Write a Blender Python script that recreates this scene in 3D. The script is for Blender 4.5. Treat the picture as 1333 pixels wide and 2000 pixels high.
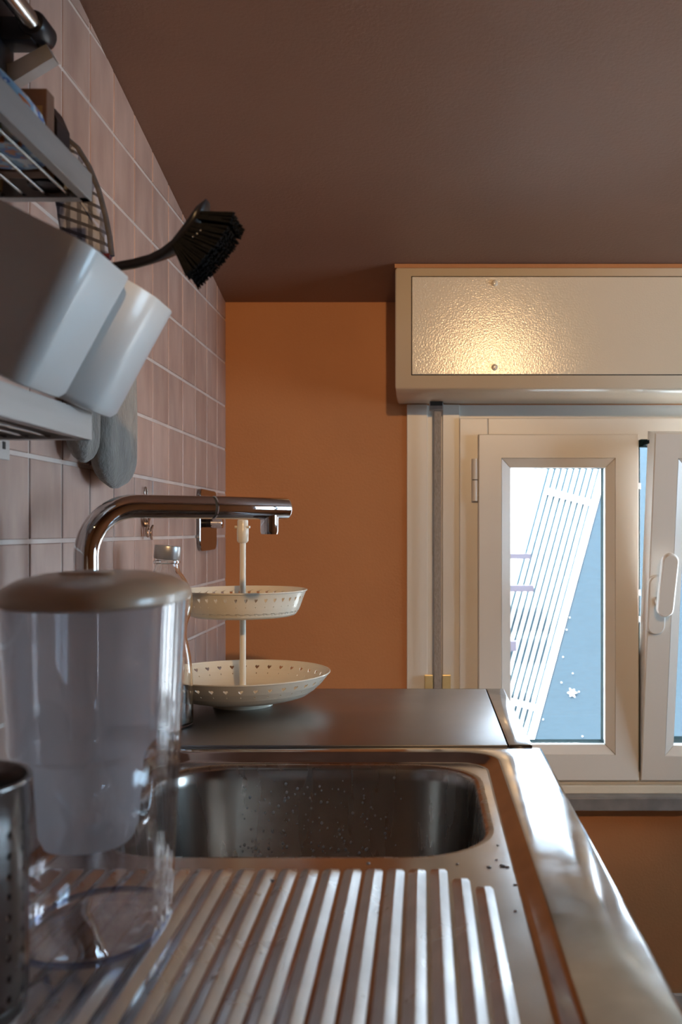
import bpy, bmesh, math, random
from mathutils import Vector, Matrix
random.seed(7)
PI = math.pi
for o in list(bpy.data.objects):
    bpy.data.objects.remove(o)
S = bpy.context.scene
COL = S.collection

# ------------------------------------------------------------------ camera
CZ = 1.187                      # camera height above the floor; worktop at 0.90
cam_d = bpy.data.cameras.new('camera')
cam_d.sensor_fit = 'VERTICAL'; cam_d.sensor_height = 36; cam_d.sensor_width = 24
cam_d.lens = 33.3
cam_d.shift_x = -0.081; cam_d.shift_y = 0.018
cam_d.clip_start = 0.02
cam_d.dof.use_dof = True; cam_d.dof.focus_distance = 1.5; cam_d.dof.aperture_fstop = 7.0
cam = bpy.data.objects.new('camera', cam_d); COL.objects.link(cam)
cam.location = (0, 0, CZ); cam.rotation_euler = (PI/2, 0, 0)
S.camera = cam

# ------------------------------------------------------------------ light
S.view_settings.view_transform = 'Standard'; S.view_settings.look = 'None'
S.view_settings.gamma = 1; S.view_settings.exposure = 0.22
S.view_settings.use_curve_mapping = False
W = bpy.data.worlds.new('daylight'); S.world = W; W.use_nodes = True
bg = W.node_tree.nodes['Background']
bg.inputs[0].default_value = (0.58, 0.80, 1.0, 1); bg.inputs[1].default_value = 14.0
sun_d = bpy.data.lights.new('sun', 'SUN'); sun_d.energy = 46; sun_d.angle = 0.009; sun_d.color = (1, 0.97, 0.94)
sun = bpy.data.objects.new('sun', sun_d); COL.objects.link(sun)
sun.rotation_euler = Vector((0.28, 0.36, -0.89)).to_track_quat('-Z', 'Y').to_euler()
sun.location = (0, -3, 6)
# warm ceiling spot behind and above the camera
lamp_d = bpy.data.lights.new('ceiling_spot', 'SPOT'); lamp_d.energy = 72; lamp_d.color = (1, 0.62, 0.30)
lamp_d.shadow_soft_size = 0.03; lamp_d.spot_size = math.radians(43); lamp_d.spot_blend = 0.4
lamp = bpy.data.objects.new('ceiling_spot', lamp_d); COL.objects.link(lamp)
lamp.location = (0.32, -0.60, CZ + 0.76)
lamp.rotation_euler = (Vector((0.12, 2.15, CZ + 0.26)) - Vector(lamp.location)).to_track_quat('-Z', 'Y').to_euler()
def portal(name, loc, rot, sx, sy):
    d = bpy.data.lights.new(name, 'AREA'); d.shape = 'RECTANGLE'; d.size = sx; d.size_y = sy
    d.cycles.is_portal = True
    o = bpy.data.objects.new(name, d); COL.objects.link(o); o.location = loc; o.rotation_euler = rot
portal('window_portal', (0.49, 2.41, CZ - 0.16), (-PI/2, 0, 0), 1.05, 0.9)
portal('added_window_portal', (1.91, 1.45, 1.40), (0, PI/2, 0), 1.0, 0.9)  # guides daylight through the added, unseen side window
S.cycles.use_denoising = True
S.cycles.max_bounces = 12; S.cycles.diffuse_bounces = 5; S.cycles.glossy_bounces = 6
S.cycles.transmission_bounces = 10; S.cycles.transparent_max_bounces = 24
S.cycles.sample_clamp_indirect = 4.0
S.cycles.caustics_refractive = False

# ------------------------------------------------------------------ materials
def sl(c):      # srgb 0-255 -> linear
    return tuple(((v/255)/12.92 if v/255 <= .04045 else ((v/255+.055)/1.055)**2.4) for v in c)
def mat(name, col, rough=.5, metal=0., col2=None, nscale=8., bump=0., bscale=None, spec=.5, stretch=(1,1,1),
        rough2=None, rscale=5., coat=0., trans=0., rand=0., detail=4., lo=.35, hi=.65, sss=0., sheen=0.):
    m = bpy.data.materials.new(name); m.use_nodes = True
    nt = m.node_tree; P = nt.nodes['Principled BSDF']; L = nt.links.new
    P.inputs['Base Color'].default_value = (*col, 1); P.inputs['Roughness'].default_value = rough
    P.inputs['Metallic'].default_value = metal; P.inputs['Specular IOR Level'].default_value = spec
    P.inputs['Coat Weight'].default_value = coat; P.inputs['Coat Roughness'].default_value = .08
    P.inputs['Transmission Weight'].default_value = trans
    P.inputs['Sheen Weight'].default_value = sheen
    if sss:
        P.inputs['Subsurface Weight'].default_value = sss; P.inputs['Subsurface Radius'].default_value = (.01, .01, .01)
    tc = nt.nodes.new('ShaderNodeTexCoord'); mp = nt.nodes.new('ShaderNodeMapping')
    mp.inputs['Scale'].default_value = stretch; L(tc.outputs['Object'], mp.inputs[0])
    vec = mp.outputs[0]
    if rand:
        oi = nt.nodes.new('ShaderNodeObjectInfo'); ad = nt.nodes.new('ShaderNodeVectorMath'); ad.operation = 'ADD'
        sc = nt.nodes.new('ShaderNodeMath'); sc.operation = 'MULTIPLY'; sc.inputs[1].default_value = 37.
        L(oi.outputs['Random'], sc.inputs[0]); L(vec, ad.inputs[0]); L(sc.outputs[0], ad.inputs[1]); vec = ad.outputs[0]
    if col2:
        n = nt.nodes.new('ShaderNodeTexNoise'); n.inputs['Scale'].default_value = nscale; n.inputs['Detail'].default_value = detail
        L(vec, n.inputs['Vector'])
        r = nt.nodes.new('ShaderNodeValToRGB'); r.color_ramp.elements[0].position = lo; r.color_ramp.elements[1].position = hi
        r.color_ramp.elements[0].color = (*col, 1); r.color_ramp.elements[1].color = (*col2, 1)
        L(n.outputs['Fac'], r.inputs[0]); out = r.outputs[0]
        if rand:
            hs = nt.nodes.new('ShaderNodeHueSaturation'); mr = nt.nodes.new('ShaderNodeMapRange')
            mr.inputs['To Min'].default_value = 1-rand; mr.inputs['To Max'].default_value = 1+rand
            L(oi.outputs['Random'], mr.inputs[0]); L(mr.outputs[0], hs.inputs['Value']); L(out, hs.inputs['Color']); out = hs.outputs[0]
        L(out, P.inputs['Base Color'])
    if rough2 is not None:
        n = nt.nodes.new('ShaderNodeTexNoise'); n.inputs['Scale'].default_value = rscale; n.inputs['Detail'].default_value = 5
        L(vec, n.inputs['Vector'])
        mr = nt.nodes.new('ShaderNodeMapRange'); mr.inputs['From Min'].default_value = .35; mr.inputs['From Max'].default_value = .65
        mr.inputs['To Min'].default_value = rough; mr.inputs['To Max'].default_value = rough2
        L(n.outputs['Fac'], mr.inputs[0]); L(mr.outputs[0], P.inputs['Roughness'])
    if bump:
        n = nt.nodes.new('ShaderNodeTexNoise'); n.inputs['Scale'].default_value = bscale or nscale; n.inputs['Detail'].default_value = 3
        L(vec, n.inputs['Vector'])
        b = nt.nodes.new('ShaderNodeBump'); b.inputs['Strength'].default_value = bump; b.inputs['Distance'].default_value = .002
        L(n.outputs['Fac'], b.inputs['Height']); L(b.outputs[0], P.inputs['Normal'])
    return m
def thin_glass(name, tint=(1,1,1), ior=1.5, boost=1., rough=0.0):
    m = bpy.data.materials.new(name); m.use_nodes = True; nt = m.node_tree; nt.nodes.clear(); L = nt.links.new
    o = nt.nodes.new('ShaderNodeOutputMaterial'); mx = nt.nodes.new('ShaderNodeMixShader')
    t = nt.nodes.new('ShaderNodeBsdfTransparent'); t.inputs[0].default_value = (*tint, 1)
    g = nt.nodes.new('ShaderNodeBsdfGlossy'); g.inputs['Roughness'].default_value = rough; g.inputs[0].default_value = (1,1,1,1)
    f = nt.nodes.new('ShaderNodeLayerWeight'); f.inputs[0].default_value = .5
    pw = nt.nodes.new('ShaderNodeMath'); pw.operation = 'POWER'; pw.inputs[1].default_value = 4.0 if boost < 1.2 else 3.0; L(f.outputs['Facing'], pw.inputs[0])
    k = nt.nodes.new('ShaderNodeMath'); k.operation = 'MULTIPLY_ADD'; k.inputs[1].default_value = .8*boost; k.inputs[2].default_value = .045*boost; k.use_clamp = True
    L(pw.outputs[0], k.inputs[0]); L(k.outputs[0], mx.inputs[0]); L(t.outputs[0], mx.inputs[1]); L(g.outputs[0], mx.inputs[2])
    L(mx.outputs[0], o.inputs[0]); return m
def real_glass(name, col=(1,1,1), rough=0., ior=1.5):
    m = bpy.data.materials.new(name); m.use_nodes = True; P = m.node_tree.nodes['Principled BSDF']
    P.inputs['Base Color'].default_value = (*col, 1); P.inputs['Roughness'].default_value = rough
    P.inputs['Transmission Weight'].default_value = 1; P.inputs['IOR'].default_value = ior; return m
M = {}
M['tile'] = mat('pink_marbled_tile', (.53,.355,.285), .34, col2=(.39,.245,.195), nscale=26, bump=.08, bscale=30, stretch=(1,1,.35), rand=.06, lo=.3, hi=.7, rough2=.5, rscale=18)
M['grout'] = mat('pale_grout', (.72,.62,.56), .34, col2=(.62,.52,.47), nscale=20, bump=.2, bscale=60)
M['paint'] = mat('terracotta_paint', (.50,.21,.08), .62, col2=(.46,.19,.072), nscale=5, bump=.25, bscale=180)
M['ceil'] = mat('shaded_ceiling_terracotta', (.25,.130,.083), .58, col2=(.23,.118,.075), nscale=4, bump=.25, bscale=180)  # wall terracotta made darker; the ceiling's shade is in the colour
M['plain'] = mat('beige_plaster', (.50,.42,.35), .8, col2=(.46,.38,.32), nscale=4)
M['floor'] = mat('terracotta_floor', (.30,.18,.12), .5, col2=(.24,.14,.09), nscale=6)
M['pvc'] = mat('white_window_plastic', (.74,.70,.64), .32, col2=(.72,.68,.62), nscale=3, coat=.1)
M['boxpaint'] = mat('cream_lacquer', (.74,.66,.53), .15, col2=(.72,.64,.51), nscale=4, bump=.13, bscale=300)
M['gap'] = mat('dark_joint', (.03,.025,.02), .8)
M['gasket'] = mat('dark_green_gasket', (.010,.026,.028), .95, spec=.05)
M['pane'] = thin_glass('window_glass', (.97,.99,1.))
M['strap'] = mat('woven_strap', (.27,.235,.20), .9, col2=(.36,.31,.27), nscale=300, stretch=(1,1,.4), bump=.5, bscale=400)
M['brass'] = mat('gold_plate', (.72,.55,.28), .3, metal=.6, col2=(.65,.48,.22), nscale=10)
M['stone'] = mat('grey_marble', (.16,.15,.145), .35, col2=(.24,.22,.21), nscale=18)
M['steel'] = mat('sink_steel', (.44,.44,.45), .16, metal=1, col2=(.37,.37,.38), nscale=14, bump=.006, bscale=22, rough2=.24, rscale=12)
M['ribsteel'] = mat('rib_steel', (.56,.56,.57), .26, metal=1, col2=(.48,.48,.49), nscale=30, rough2=.34, rscale=20)
M['rimsteel'] = mat('rim_steel', (.47,.48,.50), .07, metal=1, col2=(.38,.39,.41), nscale=22, rough2=.16, rscale=16)
M['bowlsteel'] = mat('bowl_steel', (.40,.365,.33), .25, metal=1, col2=(.36,.33,.30), nscale=20, bump=.01, bscale=30, stretch=(1,1,.12), rough2=.29, rscale=40)
M['panel'] = mat('satin_steel', (.34,.33,.33), .33, metal=1, col2=(.31,.30,.30), nscale=6, rough2=.38, rscale=8)
M['chrome'] = mat('chrome', (.72,.70,.70), .045, metal=1, col2=(.70,.68,.68), nscale=5)
M['plate'] = mat('dark_polished_steel', (.33,.32,.32), .12, metal=1, col2=(.30,.29,.29), nscale=8)
M['drop'] = mat('water_drop', (.70,.72,.74), .05, col2=(.62,.64,.66), nscale=40, coat=1.)
M['brushed'] = mat('brushed_steel', (.46,.45,.44), .46, metal=.85, col2=(.40,.39,.38), nscale=40, stretch=(1,.1,1))
M['wire'] = mat('wire_steel', (.6,.6,.6), .2, metal=1, col2=(.5,.5,.5), nscale=20)
M['cupsteel'] = mat('cup_steel', (.35,.33,.31), .22, metal=1, col2=(.30,.28,.27), nscale=10, stretch=(1,1,.3))
M['blackp'] = mat('black_plastic', (.010,.009,.012), .34, col2=(.014,.012,.015), nscale=20, spec=.3)
M['bristle'] = mat('black_bristle', (.006,.006,.007), .85, col2=(.010,.010,.011), nscale=200, spec=.08)
M['whitep'] = mat('white_holder_plastic', (.83,.83,.81), .30, col2=(.81,.81,.79), nscale=5, coat=.15)
M['enamel'] = mat('cream_enamel', (.82,.76,.63), .28, col2=(.80,.74,.61), nscale=12, coat=.2)
M['cap'] = mat('grey_cap', (.45,.44,.43), .35, metal=.7, col2=(.38,.37,.36), nscale=30)
M['glass'] = real_glass('bottle_glass', (.97,.985,.98))
M['clear'] = thin_glass('clear_plastic', (.95,.955,.97), 1.5, 1.5)
M['blueclear'] = thin_glass('bluish_clear_plastic', (.55,.62,.80), 1.5, 1.3)
M['lid'] = mat('pitcher_lid', (.66,.46,.30), .30, col2=(.60,.41,.27), nscale=7, coat=.2)  # tan stands in for the warm reflection on a paler lid
M['mitt'] = mat('grey_terry', (.31,.285,.255), .95, col2=(.23,.212,.19), nscale=70, stretch=(1,1,.4), bump=1., bscale=300, sheen=.3)
M['bind'] = mat('dark_binding', (.06,.055,.06), .9, col2=(.09,.08,.085), nscale=90, bump=.4)
M['maroon'] = mat('maroon_hem', (.10,.018,.035), .9, col2=(.07,.012,.025), nscale=90, bump=.4)
M['card'] = mat('brown_carton', (.16,.075,.04), .7, col2=(.12,.055,.03), nscale=20)
M['ochre'] = mat('ochre_cork', (.33,.19,.055), .7, col2=(.26,.15,.045), nscale=40)
M['bronze'] = mat('bronze_leaf', (.16,.11,.085), .15, metal=.8, col2=(.60,.52,.47), nscale=60)
M['cab'] = mat('cabinet_front', (.55,.50,.44), .45, col2=(.52,.47,.41), nscale=4)
M['white_out'] = mat('white_stucco', (.80,.80,.80), .9, col2=(.70,.69,.70), nscale=9, bump=.5, bscale=30)
M['slat'] = mat('white_lacquered_slat', (.82,.84,.85), .6, col2=(.78,.80,.81), nscale=6)
M['back_out'] = mat('blue_gap_shade', (.048,.105,.135), .8, col2=(.044,.098,.125), nscale=6)  # bluish shade of the slat gaps put into the colour
M['mesh_out'] = mat('blue_shade_mesh', (.0125,.031,.045), .8, col2=(.015,.036,.052), nscale=160, stretch=(.15,1,1))
M['bar_out'] = mat('grey_bar', (.030,.027,.040), .8, col2=(.036,.033,.048), nscale=9)
M['gravel'] = mat('pale_gravel', (.55,.52,.48), .9, col2=(.45,.42,.39), nscale=30)
def frosted(name, col, alpha):
    m = bpy.data.materials.new(name); m.use_nodes = True; nt = m.node_tree; nt.nodes.clear(); L = nt.links.new
    o = nt.nodes.new('ShaderNodeOutputMaterial'); mx = nt.nodes.new('ShaderNodeMixShader'); m2 = nt.nodes.new('ShaderNodeMixShader')
    d = nt.nodes.new('ShaderNodeBsdfDiffuse'); d.inputs[0].default_value = (*col, 1)
    t = nt.nodes.new('ShaderNodeBsdfTranslucent'); t.inputs[0].default_value = (*col, 1)
    r = nt.nodes.new('ShaderNodeBsdfTransparent'); r.inputs[0].default_value = (.93,.93,.95,1)
    m2.inputs[0].default_value = .68; L(d.outputs[0], m2.inputs[1]); L(t.outputs[0], m2.inputs[2])
    mx.inputs[0].default_value = alpha; L(r.outputs[0], mx.inputs[1]); L(m2.outputs[0], mx.inputs[2]); L(mx.outputs[0], o.inputs[0])
    return m
M['funnel'] = frosted('frosted_plastic', (.92,.87,.85), .66)
def checked():
    m = mat('checked_quilt', (.32,.30,.31), .95); nt = m.node_tree; L = nt.links.new; P = nt.nodes['Principled BSDF']
    tc = nt.nodes.new('ShaderNodeTexCoord'); sx = nt.nodes.new('ShaderNodeSeparateXYZ'); L(tc.outputs['Object'], sx.inputs[0])
    def band(a, b, freq, off, width):
        x = nt.nodes.new('ShaderNodeMath'); x.operation = 'MULTIPLY_ADD'; L(a, x.inputs[0]); x.inputs[1].default_value = freq; x.inputs[2].default_value = off
        y = nt.nodes.new('ShaderNodeMath'); y.operation = 'MULTIPLY_ADD'; L(b, y.inputs[0]); y.inputs[1].default_value = freq*.35; L(x.outputs[0], y.inputs[2])
        fr = nt.nodes.new('ShaderNodeMath'); fr.operation = 'FRACT'; L(y.outputs[0], fr.inputs[0])
        lt = nt.nodes.new('ShaderNodeMath'); lt.operation = 'LESS_THAN'; L(fr.outputs[0], lt.inputs[0]); lt.inputs[1].default_value = width
        return lt.outputs[0]
    h = band(sx.outputs[2], sx.outputs[0], 80, .1, .30); v = band(sx.outputs[0], sx.outputs[0], 62, .3, .42)
    m1 = nt.nodes.new('ShaderNodeMixRGB'); m1.inputs[1].default_value = (.38,.40,.50,1); m1.inputs[2].default_value = (.15,.155,.20,1); L(v, m1.inputs[0])
    m2 = nt.nodes.new('ShaderNodeMixRGB'); m2.inputs[2].default_value = (.07,.07,.09,1); L(m1.outputs[0], m2.inputs[1]); L(h, m2.inputs[0])
    L(m2.outputs[0], P.inputs['Base Color'])
    vo = nt.nodes.new('ShaderNodeTexVoronoi'); vo.inputs['Scale'].default_value = 60; L(tc.outputs['Object'], vo.inputs['Vector'])
    bp = nt.nodes.new('ShaderNodeBump'); bp.inputs['Strength'].default_value = 1.; bp.inputs['Distance'].default_value = .006; bp.invert = True
    L(vo.outputs['Distance'], bp.inputs['Height']); L(bp.outputs[0], P.inputs['Normal']); return m
M['quilt'] = checked()
def printed(name, base, spots, scale, th=.5):
    m = mat(name, base, .35); nt = m.node_tree; L = nt.links.new; P = nt.nodes['Principled BSDF']
    tc = nt.nodes.new('ShaderNodeTexCoord'); cur = None
    for i, c in enumerate(spots):
        n = nt.nodes.new('ShaderNodeTexNoise'); n.inputs['Scale'].default_value = scale*(1+.4*i); n.inputs['Detail'].default_value = 1
        ad = nt.nodes.new('ShaderNodeVectorMath'); ad.inputs[1].default_value = (i*3.1, i*1.7, i*2.3); L(tc.outputs['Object'], ad.inputs[0]); L(ad.outputs[0], n.inputs['Vector'])
        g = nt.nodes.new('ShaderNodeMath'); g.operation = 'GREATER_THAN'; g.inputs[1].default_value = th + .05 + .035*i; L(n.outputs['Fac'], g.inputs[0])
        mx = nt.nodes.new('ShaderNodeMixRGB'); mx.inputs[2].default_value = (*c, 1)
        if cur: L(cur, mx.inputs[1])
        else: mx.inputs[1].default_value = (*base, 1)
        L(g.outputs[0], mx.inputs[0]); cur = mx.outputs[0]
    L(cur, P.inputs['Base Color']); return m
M['bluepack'] = printed('blue_printed_wrapper', (.22,.42,.62), [(.05,.16,.45), (.62,.72,.80), (.45,.14,.04)], 55)
M['greenpack'] = printed('green_printed_wrapper', (.01,.10,.04), [(.02,.05,.20), (.25,.30,.04), (.25,.02,.03)], 60)

# ------------------------------------------------------------------ mesh helpers
class MB:
    def __init__(s): s.v = []; s.f = []
    def add(s, vs, fs):
        o = len(s.v); s.v += [tuple(v) for v in vs]; s.f += [tuple(i+o for i in f) for f in fs]; return s
    def box(s, x0, x1, y0, y1, z0, z1, b=0.):
        if b <= 0:
            vs = [(x,y,z) for z in (z0,z1) for y in (y0,y1) for x in (x0,x1)]
            return s.add(vs, [(0,2,3,1),(4,5,7,6),(0,1,5,4),(2,6,7,3),(0,4,6,2),(1,3,7,5)])
        bm = bmesh.new(); bmesh.ops.create_cube(bm, size=1)
        for v in bm.verts:
            v.co = ((x0+x1)/2+v.co.x*(x1-x0), (y0+y1)/2+v.co.y*(y1-y0), (z0+z1)/2+v.co.z*(z1-z0))
        bmesh.ops.bevel(bm, geom=bm.edges[:], offset=b, segments=2, affect='EDGES', profile=.6)
        return s.bm(bm)
    def bm(s, bm):
        bm.verts.ensure_lookup_table(); bm.verts.index_update()
        s.add([v.co[:] for v in bm.verts], [[v.index for v in f.verts] for f in bm.faces]); bm.free(); return s
    def loops(s, ls, close=True, cap0=False, cap1=False):
        n = len(ls[0]); vs = [p for l in ls for p in l]; fs = []
        for k in range(len(ls)-1):
            for i in range(n if close else n-1):
                j = (i+1) % n; fs.append((k*n+i, k*n+j, (k+1)*n+j, (k+1)*n+i))
        if cap0: fs.append(tuple(range(n))[::-1])
        if cap1: fs.append(tuple(range((len(ls)-1)*n, len(ls)*n)))
        return s.add(vs, fs)
    def lathe(s, prof, cx, cy, n=48, caps=(False, False)):
        return s.loops([[(cx+r*math.cos(2*PI*i/n), cy+r*math.sin(2*PI*i/n), z) for i in range(n)] for r, z in prof], True, *caps)
    def tube(s, path, r, n=16, cap=True):
        path = [Vector(p) for p in path]; ls = []; ref = None
        for i, p in enumerate(path):
            t = (path[min(i+1, len(path)-1)] - path[max(i-1, 0)]).normalized()
            if ref is None:
                ref = t.orthogonal().normalized()
            ref = (ref - t*ref.dot(t)).normalized(); u = t.cross(ref)
            rr = r[i] if isinstance(r, (list, tuple)) else r
            ls.append([tuple(p + (ref*math.cos(2*PI*k/n) + u*math.sin(2*PI*k/n))*rr) for k in range(n)])
        return s.loops(ls, True, cap, cap)
    def prism(s, pts, a, b):           # polygon pts: list of 3D points, extruded by vector a->b offsets
        n = len(pts); A = Vector(a); B = Vector(b)
        vs = [tuple(Vector(p)+A) for p in pts] + [tuple(Vector(p)+B) for p in pts]
        return s.add(vs, [tuple(range(n))[::-1], tuple(range(n, 2*n))] + [(i, (i+1) % n, n+(i+1) % n, n+i) for i in range(n)])
    def xf(s, mtx):
        s.v = [tuple(mtx @ Vector(v)) for v in s.v]; return s
    def build(s, name, m, parent=None, smooth=None, label=None):
        me = bpy.data.meshes.new(name); off = Vector((0,0,0))
        p = parent
        while p is not None: off += Vector(p.location); p = p.parent
        me.from_pydata([tuple(Vector(v)-off) for v in s.v], [], s.f); me.update()
        bm = bmesh.new(); bm.from_mesh(me); bmesh.ops.recalc_face_normals(bm, faces=bm.faces[:]); bm.to_mesh(me); bm.free()
        if smooth is not None:
            me.shade_smooth(); me.set_sharp_from_angle(angle=math.radians(smooth))
        me.materials.append(M[m] if isinstance(m, str) else m)
        o = bpy.data.objects.new(name, me); COL.objects.link(o); o.parent = parent
        if label: o['label'] = label
        return o
def thing(name, loc, label, cat, group=None):
    o = bpy.data.objects.new(name, None); COL.objects.link(o); o.location = loc; o.empty_display_size = .05
    o['label'] = label; o['category'] = cat
    if group: o['group'] = group
    return o
def tag(o, label, cat, group=None):
    o['label'] = label; o['category'] = cat
    if group: o['group'] = group
    return o
def struct(o, label=None, cat=None):
    o['kind'] = 'structure'
    if label: o['label'] = label
    if cat: o['category'] = cat
    return o
def rrect(x0, x1, y0, y1, r, z, n=8):
    pts = []
    for (cx, cy, a0) in ((x1-r, y1-r, 0), (x0+r, y1-r, PI/2), (x0+r, y0+r, PI), (x1-r, y0+r, 1.5*PI)):
        for i in range(n+1):
            a = a0 + PI/2*i/n; pts.append((cx+r*math.cos(a), cy+r*math.sin(a), z))
    return pts
def Z(r): return CZ + r
XW = -0.45; YW = 2.15
def ceil_z(y): return Z(.518) + .192*(YW-y)

# ------------------------------------------------------------------ room shell
YB = -1.8; XR = 1.70
TX, TY, TZ = .098, .098, .098
struct(MB().box(XW-.2, XR+.2, YB-.2, YW+.25, -.15, 0).build('floor', 'floor'), 'terracotta coloured floor of the kitchen', 'floor')
m = MB(); y0, y1 = YB-.2, YW+.25
m.add([(x, y, ceil_z(y)+dz) for dz in (0, .15) for y in (y0, y1) for x in (XW-.2, XR+.2)],
      [(0,2,3,1),(4,5,7,6),(0,1,5,4),(2,6,7,3),(0,4,6,2),(1,3,7,5)])
struct(m.build('ceiling', 'ceil'), 'sloping matt ceiling with its shade painted in as brown', 'ceiling')
# left wall with its tiles
wl = MB(); wl.prism([(XW-.0016, YB-.2, 0), (XW-.0016, YW+.25, 0), (XW-.0016, YW+.25, ceil_z(YW+.25)), (XW-.0016, YB-.2, ceil_z(YB-.2))], (0,0,0), (-.19,0,0))
wall_left = struct(wl.build('wall_left', 'grout'), 'wall of pinkish marbled square tiles with pale grout', 'wall')
j = .0026
def tile_mesh(poly):     # poly in (y,z), bevelled slab at x from XW-.006 to XW
    m = MB(); n = len(poly); cy = sum(p[0] for p in poly)/n; cz = sum(p[1] for p in poly)/n
    def ring(d, x): return [(x, cy+(p[0]-cy)*(1-d), cz+(p[1]-cz)*(1-d)) for p in poly]
    m.loops([ring(0, XW-.004), ring(0, XW-.0009), ring(.022, XW)], True, False, True)
    return m, cy, cz
full = None
for iy in range(-14, 10):
    for iz in range(-5, 12):
        ya = 1.178 + TY*iy + j; yb = ya + TY - 2*j
        za = Z(.0853) + TZ*iz + j; zb = za + TZ - 2*j
        if ya > YW: continue
        yb = min(yb, YW-.001)
        if yb - ya < .008: continue
        if za > ceil_z(ya) - .004: continue
        cza, czb = ceil_z(ya)-.001, ceil_z(yb)-.001
        isfull = zb < czb and yb-ya > TY-2*j-.0005
        if isfull:
            if full is None:
                m, cy, cz = tile_mesh([(ya, za), (yb, za), (yb, zb), (ya, zb)])
                o = m.build('tile', 'tile', wall_left); full = o
                fy, fz = cy, cz
            else:
                o = full.copy(); COL.objects.link(o); o.parent = wall_left
                o.location = (0, (ya+yb)/2-fy, (za+zb)/2-fz)
            continue
        poly = [(ya, za), (yb, za)] if za < czb else [(ya, za), (ya + (ceil_z(ya)-.001-za)/.192, za)]
        if za < czb:
            poly.append((yb, min(zb, czb)))
            if zb > czb and zb < cza: poly.append((ya+(cza-zb)/.192, zb))
        poly.append((ya, min(zb, cza)))
        if len(poly) < 3: continue
        m, cy, cz = tile_mesh(poly); m.build('tile', 'tile', wall_left)
# back wall with the window opening
OX0, OX1, OZ0, OZ1 = -.034, 1.02, Z(-.572), Z(.285)
wb = MB()
wb.box(XW-.2, OX0, YW, YW+.25, 0, Z(.62)).box(OX1, XR+.2, YW, YW+.25, 0, Z(.62))
wb.box(OX0, OX1, YW, YW+.25, 0, OZ0).box(OX0, OX1, YW, YW+.25, OZ1, Z(.62))
struct(wb.build('wall_back', 'paint'), 'terracotta orange painted wall around the window', 'wall')
struct(MB().box(XW-.2, XR+.2, YB-.2, YB, 0, 2.6).build('wall_front', 'paint'), 'terracotta painted wall behind the viewer', 'wall')
wr = MB(); a0, a1, b0, b1 = 1.0, 1.9, .90, 1.66
wr.box(XR, XR+.2, YB-.2, a0, 0, 2.6).box(XR, XR+.2, a1, YW+.25, 0, 2.6).box(XR, XR+.2, a0, a1, 0, b0).box(XR, XR+.2, a0, a1, b1, 2.6)
struct(wr.build('wall_right', 'paint'), 'terracotta painted wall around the added side window', 'wall')
w2 = struct(thing('added_window', (XR+.05, (a0+a1)/2, b0), 'white framed unseen side window, added to light the room', 'window'))  # out of view, added to brighten the room
f = MB()
for (p, q, r, t) in ((a0, a0+.06, b0, b1), (a1-.06, a1, b0, b1), (a0, a1, b0, b0+.06), (a0, a1, b1-.06, b1), ((a0+a1)/2-.03, (a0+a1)/2+.03, b0, b1)):
    f.box(XR+.02, XR+.08, p, q, r, t)
f.build('window_frame', 'pvc', w2); MB().box(XR+.048, XR+.052, a0+.05, a1-.05, b0+.05, b1-.05).build('pane', 'pane', w2)
struct(MB().box(OX1+.0, XR, YW-.012, YW, 0, .137).box(XW, OX1, YW-.012, YW, 0, .137).build('baseboard_back', 'plain'), 'beige baseboard under the terracotta wall', 'baseboard')

# ------------------------------------------------------------------ window in the back wall
win = struct(thing('window_1', (.49, YW, OZ0), 'white plastic window with two sashes, one tilted inwards', 'window'))
SX0, SX1, SZ0, SZ1 = .1226, .4815, Z(-.5605), Z(.2155)     # left sash
# side jambs (with the groove for the shutter strap) and head
jm = MB()
jm.box(-.0385, .008, YW-.006, YW+.06, OZ0, Z(.285), .0015).box(.008, .0425, YW+.008, YW+.06, OZ0, Z(.285)).box(.0425, .081, YW-.006, YW+.06, OZ0, Z(.285), .0015)
jm.build('jamb', 'pvc', win)
jm = MB().box(.94, 1.02, YW-.006, YW+.06, OZ0, Z(.285), .0015); jm.build('jamb', 'pvc', win)
fr = MB(); FY0, FY1 = YW-.013, YW+.058
fr.box(.0805, SX0+.022, FY0, FY1, OZ0, Z(.2535), .002)
fr.box(.882, .940, FY0, FY1, OZ0, Z(.2535), .002)
fr.box(SX0+.022, .882, FY0, FY1, Z(.2535)-.052, Z(.2535), .002)
fr.box(SX0+.022, .882, FY0, FY1, OZ0, OZ0+.028, .002)
fr.build('window_frame', 'pvc', win)
MB().box(.0805, .94, YW+.004, YW+.058, Z(.2545), Z(.285)).build('head_filler', 'pvc', win)
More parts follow.
